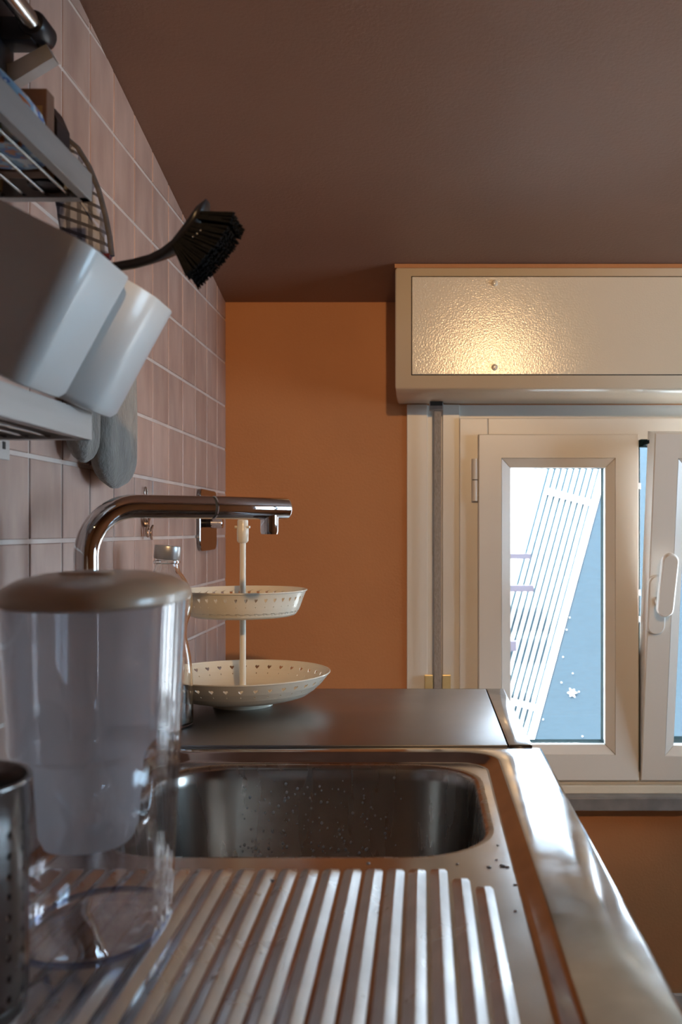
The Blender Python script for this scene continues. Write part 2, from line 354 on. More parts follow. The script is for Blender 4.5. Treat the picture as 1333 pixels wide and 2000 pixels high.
def sash(name, x0, x1, z0, z1, mtx=None, gasket=True):
    ya, yb = YW-.030, YW+.034
    gx0, gx1, gz0, gz1 = x0+.0725, x1-.0735, z0+.079, z1-.0745     # glass opening
    bw = .0215
    m = MB()
    def ring(a, b, c, d, y): return [(a, y, c), (b, y, c), (b, y, d), (a, y, d)]
    m.loops([ring(x0, x1, z0, z1, yb), ring(x0, x1, z0, z1, ya+.002), ring(x0+.002, x1-.002, z0+.002, z1-.002, ya),
             ring(gx0-bw, gx1+bw, gz0-bw, gz1+bw, ya), ring(gx0-bw+.0008, gx1+bw-.0008, gz0-bw+.0008, gz1+bw-.0008, ya+.0025)])
    m.loops([ring(x0, x1, z0, z1, yb), ring(gx0-.01, gx1+.01, gz0-.01, gz1+.01, yb), ring(gx0-.01, gx1+.01, gz0-.01, gz1+.01, ya+.03)])
    if mtx: m.xf(mtx)
    s = m.build(name, 'pvc', win)
    # four mitred glazing beads
    o = [(gx0-bw+.001, gz0-bw+.001), (gx1+bw-.001, gz0-bw+.001), (gx1+bw-.001, gz1+bw-.001), (gx0-bw+.001, gz1+bw-.001)]
    i = [(gx0, gz0), (gx1, gz0), (gx1, gz1), (gx0, gz1)]
    for k in range(4):
        l = (k+1) % 4; e = .0003
        mm = MB(); q = [o[k], o[l], i[l], i[k]]
        c = (sum(p[0] for p in q)/4, sum(p[1] for p in q)/4)
        q = [(p[0]+(c[0]-p[0])*.003, p[1]+(c[1]-p[1])*.003) for p in q]
        mm.loops([[(q[0][0], ya+.001, q[0][1]), (q[1][0], ya+.001, q[1][1]), (q[2][0], ya+.011, q[2][1]), (q[3][0], ya+.011, q[3][1])],
                  [(p[0], ya+.026, p[1]) for p in q]], True, True, True)
        if mtx: mm.xf(mtx)
        mm.build('glazing_bead', 'pvc', s)
    g = MB()
    g.loops([ring(gx0-.001, gx1+.001, gz0-.001, gz1+.001, ya+.012), ring(gx0-.0005, gx1+.0005, gz0-.0005, gz1+.0005, ya+.0665), ring(gx0-.012, gx1+.012, gz0-.012, gz1+.012, ya+.0665)])
    if mtx: g.xf(mtx)
    g.build('gasket', 'gasket', s)
    p = MB().box(gx0, gx1, ya+.023, ya+.029, gz0, gz1)
    if mtx: p.xf(mtx)
    p.build('pane', 'pane', s)
    return s
s1 = sash('sash', SX0, SX1, SZ0, SZ1)
RX0, RX1 = .486, .845
piv = Vector((0, YW-.030, SZ0))
TILT = Matrix.Translation(piv) @ Matrix.Rotation(math.radians(9.7), 4, 'X') @ Matrix.Translation(-piv)
s2 = sash('sash', RX0, RX1, SZ0, SZ1, TILT)
# stop profile and seals in the slit between the sashes
MB().box(SX1-.001, SX1+.006, YW-.012, YW+.034, SZ0+.01, SZ1-.01).build('edge_profile', 'gasket', s1)
MB().box(SX1+.006, SX1+.014, YW+.02, YW+.034, SZ0+.01, SZ1-.03).build('seal_strip', 'pvc', s1)
lk = MB()
for zz in (.10, -.14, -.20, -.36):
    lk.box(SX1+.003, SX1+.008, YW-.016, YW-.002, Z(zz)-.007, Z(zz)+.007)
lk.build('lock_keep', 'wire', s1)
# tilt stay between the top of the tilted sash and the frame
MB().box(SX1-.0005, SX1+.055, YW-.05, YW-.028, SZ1-.030, SZ1-.013, .002).box(SX1+.004, SX1+.016, YW-.11, YW-.04, SZ1-.028, SZ1-.020).build('tilt_stay', 'gasket', s2)
# hinge
h = MB()
h.tube([(SX0-.0075, YW-.0215, Z(.161)), (SX0-.0075, YW-.0215, Z(.1145))], .0072, 14).build('hinge', 'pvc', s1, 40)
MB().tube([(SX0-.0075, YW-.0215, Z(.1125)), (SX0-.0075, YW-.0215, Z(.066))], .0072, 14).build('hinge', 'pvc', s1, 40)
MB().tube([(SX0-.0075, YW-.0215, Z(.1145)), (SX0-.0075, YW-.0215, Z(.1125))], .006, 12).build('hinge_pin', 'gap', s1)
# handle on the tilted sash
def stadium(cx, cz, hw, hl, y, ang=0, n=10):
    pts = []
    for k in range(2*n+2):
        a = (PI*k/n if k <= n else PI + PI*(k-n-1)/n)
        x = hw*math.cos(a); zz = hw*math.sin(a) + ((hl-hw) if k <= n else -(hl-hw))
        pts.append((cx + x*math.cos(ang)-zz*math.sin(ang), y, cz + x*math.sin(ang)+zz*math.cos(ang)))
    return pts
hx, hz, hy = RX0+.0235, SZ0+.428, YW-.030
hb = MB().loops([stadium(hx-.006, hz-.022, .0195, .066, hy), stadium(hx-.006, hz-.022, .0195, .066, hy-.007), stadium(hx-.006, hz-.022, .0165, .063, hy-.010)], True, True, True).xf(TILT)
hnd = hb.build('handle_plate', 'pvc', s2, 35)
lv = MB().tube([(hx-.004, hy-.008, hz-.012), (hx-.003, hy-.035, hz-.012)], .010, 14).xf(TILT); lv.build('handle_neck', 'pvc', hnd, 40)
lv = MB().loops([stadium(hx+.006, hz+.030, .0150, .066, hy-.030, -.06), stadium(hx+.006, hz+.030, .0180, .069, hy-.034, -.06), stadium(hx+.006, hz+.030, .0180, .069, hy-.044, -.06), stadium(hx+.006, hz+.030, .0145, .0655, hy-.049, -.06)], True, True, True).xf(TILT)
lv.build('handle_lever', 'pvc', hnd, 50)
# sill
struct(MB().box(-.034, 1.02, YW-.028, YW+.03, Z(-.590), OZ0, .002).build('trim_1', 'boxpaint'), 'cream strip under the window sashes', 'trim')
struct(MB().box(-.10, 1.08, YW-.060, YW+.01, Z(-.6195), Z(-.590), .003).build('trim_2', 'stone'), 'grey marble window sill slab', 'window sill')
# outside sill is part of the reveal
# ------------------------------------------------------------------ roller shutter box
BX0, BX1, BY0 = -.0595, 1.08, 1.965
bx = thing('roller_shutter_box', (.5, YW-.01, Z(.293)), 'cream lacquered roller shutter box above the window', 'shutter box')
def sect(x, d=0):
    zt0 = ceil_z(BY0)-.006; zt1 = ceil_z(YW)-.006
    return [(x, BY0+d+.004, Z(.293)+d), (x, BY0+d, Z(.297)+d), (x, BY0+d, zt0-.004-d), (x, BY0+d+.004, zt0-d), (x, YW-.001, zt1-d), (x, YW-.001, Z(.287)+d), (x, BY0+.075, Z(.287)+d), (x, BY0+.06, Z(.293)+d)]
MB().loops([sect(BX0, .004), sect(BX0+.004), sect(BX1-.004), sect(BX1, .004)], True, True, True).build('housing', 'boxpaint', bx, 50)
PX0, PX1, PZ0, PZ1 = -.0245, 1.045, Z(.3235), Z(.5255)
MB().box(PX0-.0018, PX1+.0018, BY0-.0004, BY0+.002, PZ0-.0018, PZ1+.0018).build('joint', 'gap', bx)
pn = MB().box(PX0, PX1, BY0-.0022, BY0+.002, PZ0, PZ1, .001).build('cover_panel', 'boxpaint', bx)
for sx in (.1465, .66, .95):
    for sz in (.5125, .338):
        MB().loops([[(sx+r*math.cos(2*PI*i/18), BY0-.002-dy, Z(sz)+r*math.sin(2*PI*i/18)) for i in range(18)] for r, dy in ((.0066, 0), (.0066, .0018), (.0045, .0034), (.002, .0037))], True, False, True).build('screw_cap', 'boxpaint', pn, 40)
# thin orange strip along its top edge
struct(MB().box(BX0-.001, BX1, BY0-.002, BY0+.01, ceil_z(BY0)-.009, ceil_z(BY0)-.001).build('trim_3', 'paint'), 'thin orange line along the ceiling above the shutter box', 'trim')
# strap, guide and winder
st = thing('shutter_strap', (.0305, YW-.01, Z(-.38)), 'grey woven shutter strap hanging beside the window', 'strap')
sy = 2.118
MB().box(.0232, .0388, sy-.0015, sy, Z(-.40), Z(.279)).build('webbing', 'strap', st)
g = MB().box(.012, .0435, sy-.012, sy+.010, Z(.268), Z(.2865), .002); g.build('strap_guide', 'cap', st)
MB().box(.014, .0415, sy-.0125, sy-.004, Z(.2775), Z(.2868)).build('guide_slot', 'gap', st)
wd = thing('strap_winder', (.0305, YW-.006, Z(-.40)), 'gold coloured strap winder plate at the lower end of the shutter strap', 'strap winder')
MB().box(.0015, .0205, YW-.016, YW-.006, Z(-.46), Z(-.326), .001).build('plate', 'brass', wd)
MB().box(.0415, .0605, YW-.016, YW-.006, Z(-.46), Z(-.326), .001).build('plate', 'brass', wd)
MB().box(.0015, .0605, YW-.012, YW-.006, Z(-.46), Z(-.40), .001).build('winder_box', 'pvc', wd)

# ------------------------------------------------------------------ sink unit
RZ, DZ = Z(-.289), Z(-.2995)
sk = thing('steel_sink', (-.15, .76, RZ), 'stainless steel sink with drainboard and rounded bowl', 'sink')
O = (-.449, .157, .25, 1.2645); I = (-.352, .0945, .285, 1.236)
def ro(d, r, z): return rrect(O[0]+d, O[1]-d, O[2]+d, O[3]-d, r, z)
def ri(d, r, z): return rrect(I[0]+d, I[1]-d, I[2]+d, I[3]-d, r, z)
MB().loops([ro(.004, .004, RZ-.034), ro(0, .006, RZ-.033), ro(0, .006, RZ-.004), ro(.001, .006, RZ-.001), ro(.004, .006, RZ), ri(-.003, .05, RZ),
            ri(0, .048, RZ-.0006), ri(.003, .046, RZ-.0026), ri(.010, .042, DZ+.0026), ri(.013, .04, DZ+.0006), ri(.016, .04, DZ)]).build('rim', 'rimsteel', sk, 60)
B = (-.318, .0625, .873, 1.2065)
def rb(d, r, z): return rrect(B[0]+d, B[1]-d, B[2]+d, B[3]-d, r, z)
MB().loops([ri(.016, .04, DZ), rb(-.008, .086, DZ)]).build('deck', 'steel', sk, 30)
bw = MB().loops([rb(-.008, .086, DZ), rb(-.003, .082, DZ-.0004), rb(0, .08, DZ-.002), rb(.0025, .079, DZ-.006), rb(.004, .078, DZ-.02), rb(.012, .072, DZ-.125), rb(.018, .07, DZ-.143), rb(.03, .06, DZ-.154), rb(.05, .045, DZ-.158)], True, False, False)
cxb, cyb = (B[0]+B[1])/2, (B[2]+B[3])/2
n0 = len(rb(.05, .045, DZ-.158))
bw.loops([rb(.05, .045, DZ-.158), [(cxb+.045*math.cos(math.atan2(p[1]-cyb, p[0]-cxb)), cyb+.045*math.sin(math.atan2(p[1]-cyb, p[0]-cxb)), DZ-.160) for p in rb(.05, .045, 0)]], True, False, True)
bowl = bw.build('bowl', 'bowlsteel', sk, 40)
MB().lathe([(.043, DZ-.1595), (.043, DZ-.157), (.036, DZ-.156), (.030, DZ-.159), (.006, DZ-.159), (.005, DZ-.155), (.001, DZ-.155)], cxb, cyb, 32).build('drain', 'chrome', bowl, 40)
# water drops on the far side of the bowl
dr = MB()
for k in range(190):
    u = random.betavariate(1.6, 2.6); px_ = -.235 + .27*u; v = random.random()**.7
    zz = DZ - .01 - .11*v; yy = B[3] - .004 - .008*(DZ-.02-zz)/.105 - .0002
    r = random.choice((.0008, .001, .0013, .0016, .0021))
    bm = bmesh.new(); bmesh.ops.create_icosphere(bm, subdivisions=1, radius=r, matrix=Matrix.Translation((px_, yy, zz)) @ Matrix.Diagonal((1, .45, 1.15, 1))); dr.bm(bm)
d = dr.build('water_drops', 'drop', bowl, 80); d['kind'] = 'stuff'
dr = MB()
for (x, y, r) in ((.070, .845, .0022), (.074, .842, .0016), (.066, .86, .0012), (.07, .90, .001), (.058, .842, .0018), (.077, .80, .0013), (.072, .745, .0012), (.03, .85, .0012), (-.05, .852, .0014), (-.20, .78, .0016), (-.13, .81, .0018)):
    bm = bmesh.new(); bmesh.ops.create_icosphere(bm, subdivisions=2, radius=r, matrix=Matrix.Translation((x, y, DZ+r*.2)) @ Matrix.Diagonal((1.3, 1, .6, 1))); dr.bm(bm)
d = dr.build('water_drops', 'drop', sk, 80); d['kind'] = 'stuff'
# pressed ribs of the drainboard
def rib(x, ye):
    prof = [(-.0086, -.0004), (-.0074, .0001), (-.0066, .0006), (-.0012, .0040), (0, .0045), (.0012, .0040), (.0066, .0006), (.0074, .0001), (.0086, -.0004)]
    secs = []
    for y, k in ((.305, 0.), (.315, .75), (.325, 1.), (ye-.030, 1.), (ye-.014, .9), (ye-.006, .55), (ye, 0.)):
        w = 1 if .3 < k else .75
        secs.append([(x+p[0]*w, y, DZ+(p[1]*k if p[1] > 0 else p[1])) for p in prof])
    return MB().loops(secs, False)
for k in range(21):
    x = .0505 - .0188*k
    ye = .838
    if k == 0: ye = .797
    if k == 1: ye = .815
    rib(x, ye).build('rib', 'ribsteel', sk, 45)

# ------------------------------------------------------------------ worktop with satin panel
PZ = Z(-.287)
wt = thing('worktop_unit', (-.15, 1.5, PZ), 'satin grey steel worktop panel in a polished frame', 'worktop')
MB().box(.1135, .1455, 1.268, 1.72, PZ-.034, PZ, .002).build('edge_strip', 'rimsteel', wt, 40)
MB().box(-.449, .1135, 1.268, 1.718, PZ-.034, PZ-.004).build('tray', 'gap', wt)
MB().box(-.449, .1120, 1.2668, 1.7165, PZ-.006, PZ, .0015).build('panel', 'panel', wt, 40)
MB().box(-.449, .1455, 1.7168, 1.7215, PZ-.034, PZ-.0005, .001).build('back_lip', 'blackp', wt)

# ------------------------------------------------------------------ base cabinets
def cabinet(y0, y1, ztop, label):
    c = thing('base_cabinet', (-.16, (y0+y1)/2, 0), label, 'cabinet')
    b = MB().box(-.449, .12, y0, y0+.018, .1, ztop).box(-.449, .12, y1-.018, y1, .1, ztop).box(-.449, -.441, y0, y1, .1, ztop).box(-.449, .12, y0, y1, .1, .118).box(-.449, .06, y0, y1, 0, .1)
    b.build('body', 'cab', c)
    n = 2; w = (y1-y0)/n
    for k in range(n):
        d = MB().box(.1205, .139, y0+k*w+.002, y0+(k+1)*w-.002, .105, ztop-.004, .002).build('door', 'cab', c)
        yh = y0+w-.04 if k == 0 else y0+w+.04
        MB().tube([(.139, yh, ztop-.20), (.16, yh, ztop-.20), (.16, yh, ztop-.07), (.139, yh, ztop-.07)], .005, 10).build('handle', 'wire', d, 50)
cabinet(.255, 1.262, RZ-.034, 'beige base cabinet under the steel sink')
cabinet(1.270, 1.715, PZ-.034, 'beige base cabinet under the satin worktop panel')

# ------------------------------------------------------------------ tap
fa = Vector((-.386, 1.083, RZ)); tip = Vector((-.181, 1.250, Z(.0286)))
dirh = Vector((tip.x-fa.x, tip.y-fa.y, 0)); Lh = dirh.length; dirh.normalize()
tp = thing('kitchen_tap', fa, 'chrome kitchen tap with long angled spout over the sink', 'tap')
zt = Z(.0286); R = .058; path = [fa+Vector((0,0,.02)), Vector((fa.x, fa.y, zt-R))]
for k in range(1, 13):
    a = PI/2*k/12; path.append(Vector((fa.x, fa.y, zt-R)) + dirh*(R*(1-math.cos(a))) + Vector((0,0,R*math.sin(a))))
tseam = .62
e1 = Vector((fa.x, fa.y, zt)) + dirh*(Lh*.585)
path.append(e1)
MB().tube(path, .0142, 28).build('spout_pipe', 'chrome', tp, 40)
MB().tube([e1-dirh*.0005, e1+dirh*.004], .0136, 28).build('seam_ring', 'gap', tp, 40)
sp = MB().tube([e1+dirh*.0035, e1+dirh*.0045, Vector((tip.x, tip.y, zt))-dirh*.002, Vector((tip.x, tip.y, zt))], [.0135, .0146, .0146, .0132], 28).build('pull_out_spray', 'chrome', tp, 40)
na = Vector((tip.x, tip.y, zt)) - dirh*.026
MB().lathe([(.0118, zt-.006), (.0118, zt-.030), (.0108, zt-.0335), (.0085, zt-.0335), (.0085, zt-.030)], na.x, na.y, 24, (True, True)).build('aerator', 'chrome', sp, 40)
MB().lathe([(.028, RZ), (.028, RZ+.004), (.024, RZ+.007), (.0165, RZ+.009), (.0165, RZ+.05)], fa.x, fa.y, 28, (True, True)).build('base_flange', 'chrome', tp, 40)
MB().tube([(fa.x+.012, fa.y-.004, RZ+.035), (fa.x+.030, fa.y-.012, RZ+.040), (fa.x+.055, fa.y-.022, RZ+.052)], [.008, .006, .005], 12).build('lever', 'chrome', tp, 40)

# ------------------------------------------------------------------ two tier stand
ex, ey = -.2985, 1.560
sd = thing('tiered_stand', (ex, ey, PZ), 'two tier cream enamel stand with heart cut-outs', 'cake stand')
def heart(n):
    pts = []
    for k in range(n):
        t = PI/2 - 2*PI*k/n      # start at top, go clockwise
        t2 = 2*PI*k/n
        x = 16*math.sin(t2)**3; y = 13*math.cos(t2)-5*math.cos(2*t2)-2*math.cos(3*t2)-math.cos(4*t2)
        pts.append((x/17, (y+2)/17))
    return pts
def squareloop(pts):
    out = []
    for k, (x, y) in enumerate(pts):
        a = 2*PI*k/len(pts); c, s = math.sin(a), math.cos(a); m_ = max(abs(c), abs(s)); out.append((c/m_, s/m_))
    return out
NH = 16
def ring_cells(surf, ncell, t0, t1, hole, hw, hh):
    # surf(t)->(r,z); wall strip between t0 and t1 cut by one hole per cell
    m = MB(); tm = (t0+t1)/2; half = (t1-t0)/2
    sq = squareloop(hole)
    for c in range(ncell):
        a0 = 2*PI*(c+.5)/ncell; da = PI/ncell
        def P(u, v):
            r, z = surf(tm+half*v); a = a0-da*u; return (ex+r*math.cos(a), ey+r*math.sin(a), z)
        m.loops([[P(x, y) for x, y in sq], [P(x*hw, y*hh) for x, y in hole]])
    return m
def weld_build(m, name, mt, parent, thick):
    o = m.build(name, mt, parent); me = o.data
    bm = bmesh.new(); bm.from_mesh(me); bmesh.ops.remove_doubles(bm, verts=bm.verts[:], dist=1e-5); bmesh.ops.recalc_face_normals(bm, faces=bm.faces[:]); bm.to_mesh(me); bm.free()
    me.shade_smooth(); me.set_sharp_from_angle(angle=math.radians(50))
    md = o.modifiers.new('thickness', 'SOLIDIFY'); md.thickness = thick; md.offset = 0; es = o.modifiers.new('split', 'EDGE_SPLIT'); es.split_angle = math.radians(40)
    return o
def strip(surf, t0, t1, n, seg):
    return MB().loops([[(ex+surf(t0+(t1-t0)*k/seg)[0]*math.cos(2*PI*i/n), ey+surf(t0+(t1-t0)*k/seg)[0]*math.sin(2*PI*i/n), surf(t0+(t1-t0)*k/seg)[1]) for i in range(n)] for k in range(seg+1)])
def interp(pts):
    def f(t):
        t = max(0, min(1, t))*(len(pts)-1); i = min(int(t), len(pts)-2); u = t-i
        return (pts[i][0]*(1-u)+pts[i+1][0]*u, pts[i][1]*(1-u)+pts[i+1][1]*u)
    return f
hp = heart(NH); dot = [(math.sin(2*PI*k/8), math.cos(2*PI*k/8)) for k in range(8)]
# lower plate
low = interp([(.094, PZ+.0145), (.106, PZ+.018), (.118, PZ+.0265), (.129, PZ+.0365), (.1365, PZ+.0455), (.1425, PZ+.0535)])
m = strip(low, 0, .40, 120, 4)
mm = ring_cells(low, 38, .62, .86, hp, .36, .74); m.v, m.f = m.v, m.f; m.add(mm.v, mm.f)
mm = ring_cells(low, 38, .44, .62, dot, .09, .26); m.add(mm.v, mm.f)
mm = strip(low, .86, 1., 152, 2); m.add(mm.v, mm.f); mm = strip(low, .40, .44, 152, 1); m.add(mm.v, mm.f)
m.lathe([(.094, PZ+.0145), (.08, PZ+.0125), (.05, PZ+.012), (.002, PZ+.012)], ex, ey, 120)
pl = weld_build(m, 'lower_plate', 'enamel', sd, .0014)
MB().tube([(ex+.1428*math.cos(2*PI*k/96), ey+.1428*math.sin(2*PI*k/96), PZ+.0537) for k in range(97)], .0013, 8).build('plate_rim', 'enamel', pl, 60)
MB().lathe([(.044, PZ+.012), (.0475, PZ+.0045), (.0495, PZ), (.0475, PZ), (.0455, PZ+.0045), (.042, PZ+.012)], ex, ey, 64).build('foot', 'enamel', pl, 50)
# upper bowl
b0_, b1_ = Z(-.1395), Z(-.0985)
up = interp([(.080, b0_), (.086, b0_+.002), (.0905, b0_+.008), (.094, b0_+.016), (.0975, b0_+.026), (.1005, b0_+.034), (.1035, b1_)])
m = strip(up, 0, .22, 120, 4)
for (a, b, hol, hw, hh) in ((.62, .88, hp, .36, .70), (.50, .62, dot, .08, .26), (.28, .46, [(-x, -y) for x, y in hp], .15, .42)):
    mm = ring_cells(up, 40, a, b, hol if hol is not None else hp, hw, hh); m.add(mm.v, mm.f)
for a, b in ((.88, 1.), (.46, .50), (.22, .28)):
    mm = strip(up, a, b, 160, 1); m.add(mm.v, mm.f)
m.lathe([(.080, b0_), (.05, b0_-.0008), (.002, b0_-.0008)], ex, ey, 120)
ub = weld_build(m, 'upper_bowl', 'enamel', sd, .0014)
MB().tube([(ex+.1045*math.cos(2*PI*k/96), ey+.1045*math.sin(2*PI*k/96), b1_+.0003) for k in range(97)], .0014, 8).build('bowl_rim', 'enamel', ub, 60)
MB().lathe([(.009, PZ+.0125), (.009, PZ+.016), (.0056, PZ+.02), (.0052, PZ+.05), (.005, Z(.0)), (.005, Z(.012))], ex, ey, 20, (True, True)).build('pole', 'enamel', sd, 40)
fin = MB().lathe([(.0065, Z(-.0205)), (.0095, Z(-.017)), (.0098, Z(.004)), (.0088, Z(.006)), (.0088, Z(.0165)), (.0070, Z(.018))], ex, ey, 24, (True, True)).build('top_sleeve', 'enamel', sd, 40)
for s_ in (-1, 1):
    MB().tube([(ex+s_*.0085, ey-.004, Z(.0055)), (ex+s_*.0125, ey-.005, Z(.0055))], .0022, 8).build('side_nub', 'enamel', fin, 40)

# ------------------------------------------------------------------ glass bottle
qx, qy = -.378, 1.392
bt = thing('glass_bottle', (qx, qy, PZ), 'clear glass bottle with wavy sides and grey cap', 'bottle')
outp = [(.030, 0), (.0355, .001), (.0376, .005), (.0378, .02), (.0374, .06), (.0366, .08), (.0345, .10), (.0312, .118), (.0285, .130), (.0282, .138), (.0300, .150), (.0345, .164), (.0372, .176), (.0376, .184), (.0360, .194), (.0315, .207), (.0255, .218), (.0200, .226), (.0178, .232), (.0172, .238), (.0192, .239), (.0192, .2425), (.0172, .2435), (.0172, .258)]
def smooth_prof(p, sub=3):
    out = []
    for i in range(len(p)-1):
        p0, p1, p2, p3 = p[max(i-1, 0)], p[i], p[i+1], p[min(i+2, len(p)-1)]
        for k in range(sub):
            t = k/sub; out.append(tuple(.5*((2*p1[c]) + (-p0[c]+p2[c])*t + (2*p0[c]-5*p1[c]+4*p2[c]-p3[c])*t*t + (-p0[c]+3*p1[c]-3*p2[c]+p3[c])*t**3) for c in (0, 1)))
    return out + [p[-1]]
op = smooth_prof(outp[:19]) + outp[19:]
ip = [(max(r-.0028, .003), max(z, .006)) for r, z in op if z > .004][::-1]
prof = [(.002, .002)] + op + [(.0150, .258)] + ip + [(.002, .006)]
MB().lathe([(r, PZ+z) for r, z in prof], qx, qy, 56, (True, True)).build('body', 'glass', bt, 50)
tl = Matrix.Translation((qx, qy, PZ+.246)) @ Matrix.Rotation(math.radians(5), 4, 'Y') @ Matrix.Translation((-qx, -qy, -(PZ+.246)))
MB().lathe([(.0180, PZ+.2448), (.0189, PZ+.246), (.0190, PZ+.262), (.0184, PZ+.2645), (.001, PZ+.265)], qx, qy, 36, (False, True)).xf(tl).build('cap', 'cap', bt, 40)

# ------------------------------------------------------------------ filter pitcher
ux, uy, uz = -.2405, .700, DZ+.0046
pt = thing('filter_pitcher', (ux, uy, uz), 'clear plastic water filter pitcher with frosted funnel and lid painted tan for its warm reflection', 'pitcher')
def sup(hw, hl, z, cx=ux, cy=uy, n=64, e=2.35, sl_=0., rg=0.):
    pts = []
    for k in range(n):
        a = 2*PI*k/n; c, s = math.cos(a), math.sin(a); q = (abs(c)**e+abs(s)**e)**(-1/e)*(1+rg*max(0, c)**3*math.cos(a*34))
        pts.append((cx+hw*q*c, cy+hl*q*s, z+sl_*s))
    return pts
HT = Z(-.0475)-uz
m = MB().loops([sup(.040, .056, uz, n=220, rg=.006), sup(.0475, .066, uz+.0008, n=220, rg=.006), sup(.0492, .068, uz+.004, n=220, rg=.006), sup(.0505, .070, uz+.03, n=220, rg=.006), sup(.054, .075, uz+.10, n=220, rg=.006), sup(.0570, .081, uz+.17, n=220, rg=.006), sup(.0595, .087, uz+.225, n=220, rg=.006), sup(.0610, .0895, uz+HT, n=220, rg=.006)], True, True, False)
m.loops([sup(.0610, .0895, uz+HT, n=220, rg=.006), sup(.0590, .087, uz+HT, n=220, rg=.006), sup(.0573, .0845, uz+.225, n=220, rg=.006), sup(.0548, .0785, uz+.17, n=220, rg=.006), sup(.0515, .0725, uz+.10, n=220, rg=.006), sup(.048, .0675, uz+.03, n=220, rg=.006), sup(.0465, .065, uz+.007, n=220, rg=.006), sup(.036, .05, uz+.005, n=220, rg=.006)], True, False, True)
bd = m.build('body', 'clear', pt, 50)
MB().loops([sup(.0494, .0683, uz+.0015), sup(.0500, .0688, uz+.004), sup(.0496, .0684, uz+.0065), sup(.0485, .067, uz+.004)], True).build('base_edge', 'blueclear', bd, 60)
fx = ux-.0065
m = MB().loops([sup(.0520, .083, uz+HT-.002, fx), sup(.0510, .081, uz+HT-.03, fx), sup(.0480, .074, uz+HT-.085, fx), sup(.0445, .066, uz+HT-.110, fx), sup(.0385, .046, uz+HT-.118, fx), sup(.0365, .044, uz+HT-.124, fx), sup(.0330, .041, uz+HT-.172, fx), sup(.0300, .037, uz+HT-.180, fx)], True, False, True)
m.build('funnel', 'funnel', pt, 35)
zl = uz+HT
m = MB().loops([sup(.0590, .0885, zl-.006), sup(.0625, .0920, zl-.004), sup(.0630, .0925, zl+.001), sup(.061, .088, zl+.006), sup(.050, .072, zl+.0125), sup(.034, .048, zl+.0165), sup(.012, .016, zl+.0180)], True, True, True)
ld = m.build('lid', 'lid', pt, 50)
MB().loops([sup(.020, .012, zl+.0165, ux+.004, uy-.035, 32), sup(.018, .010, zl+.0185, ux+.004, uy-.035, 32)], True, False, True).build('filler_flap', 'lid', ld, 40)
hdl = [(ux, uy+.083, uz+.215), (ux, uy+.118, uz+.208), (ux, uy+.128, uz+.175), (ux, uy+.122, uz+.10), (ux, uy+.105, uz+.055), (ux, uy+.072, uz+.045)]
MB().tube(smooth_prof([(p[1], p[2]) for p in hdl], 4) and [(ux, a, b) for a, b in smooth_prof([(p[1], p[2]) for p in hdl], 4)], .009, 14).build('handle', 'clear', pt, 60)

# ------------------------------------------------------------------ perforated cutlery cup
kx, ky, kr = -.2925, .572, .050
kc = thing('cutlery_cup', (kx, ky, DZ+.0046), 'perforated dark steel cutlery cup beside the pitcher', 'cutlery cup')
kz0, kz1 = DZ+.0046, Z(-.152)
m = MB(); nc = 22; rows = 9
dotk = [(math.sin(2*PI*k/8), math.cos(2*PI*k/8)) for k in range(8)]
for c in range(nc):
    for r in range(rows):
        a0_ = 2*PI*c/nc; da = PI/nc; zz0 = kz0+.012+(kz1-kz0-.034)*r/rows; zz1 = kz0+.012+(kz1-kz0-.034)*(r+1)/rows
        def PC(u, v): a = a0_+da*u; return (kx+kr*math.cos(a), ky+kr*math.sin(a), (zz0+zz1)/2+(zz1-zz0)/2*v)
        m.loops([[PC(x, y) for x, y in squareloop(dotk)], [PC(.27*x, .42*y) for x, y in dotk]])
m.lathe([(kr, kz1-.022), (kr, kz1-.003), (kr+.0015, kz1), (kr-.001, kz1+.001), (kr-.002, kz1-.003)], kx, ky, nc*2)
m.lathe([(kr, kz0+.012), (kr-.001, kz0+.003), (kr-.004, kz0), (.002, kz0)], kx, ky, nc*2, (False, True))
o = m.build('perforated_wall', 'cupsteel', kc, 40)
bm = bmesh.new(); bm.from_mesh(o.data); bmesh.ops.remove_doubles(bm, verts=bm.verts[:], dist=1e-5); bmesh.ops.recalc_face_normals(bm, faces=bm.faces[:]); bm.to_mesh(o.data); bm.free(); o.data.shade_smooth()
md = o.modifiers.new('thickness', 'SOLIDIFY'); md.thickness = .0009; md.offset = -1; es = o.modifiers.new('split', 'EDGE_SPLIT'); es.split_angle = math.radians(40)
MB().tube([(kx+(kr+.0005)*math.cos(2*PI*k/48), ky+(kr+.0005)*math.sin(2*PI*k/48), kz1) for k in range(49)], .0016, 8).build('rolled_rim', 'cupsteel', kc, 60)

# ------------------------------------------------------------------ steel wall plate with peg, charm on its hook
hk = thing('wall_peg_plate', (XW, 1.945, Z(.022)), 'steel wall plate with rounded corners and a chrome peg', 'wall hook')
def yz_rr(y0, y1, z0, z1, r, x, n=6): return [(x, p[0], p[1]) for p in rrect(y0, y1, z0, z1, r, 0, n)]
MB().loops([yz_rr(1.872, 2.022, Z(-.041), Z(.083), .020, XW+.0003), yz_rr(1.872, 2.022, Z(-.041), Z(.083), .020, XW+.0065), yz_rr(1.8735, 2.0205, Z(-.0395), Z(.0815), .019, XW+.008)], True, True, True).build('plate', 'plate', hk, 35)
MB().tube([(XW+.008, 1.925, Z(.0146)), (XW+.017, 1.925, Z(.0146))], .0085, 20).build('peg_collar', 'blackp', hk, 40)
MB().tube([(XW+.017, 1.925, Z(.0146)), (XW+.0185, 1.925, Z(.0146)), (XW+.040, 1.925, Z(.0146)), (XW+.0415, 1.925, Z(.0146))], [.0085, .0105, .0105, .009], 22).build('peg', 'chrome', hk, 40)
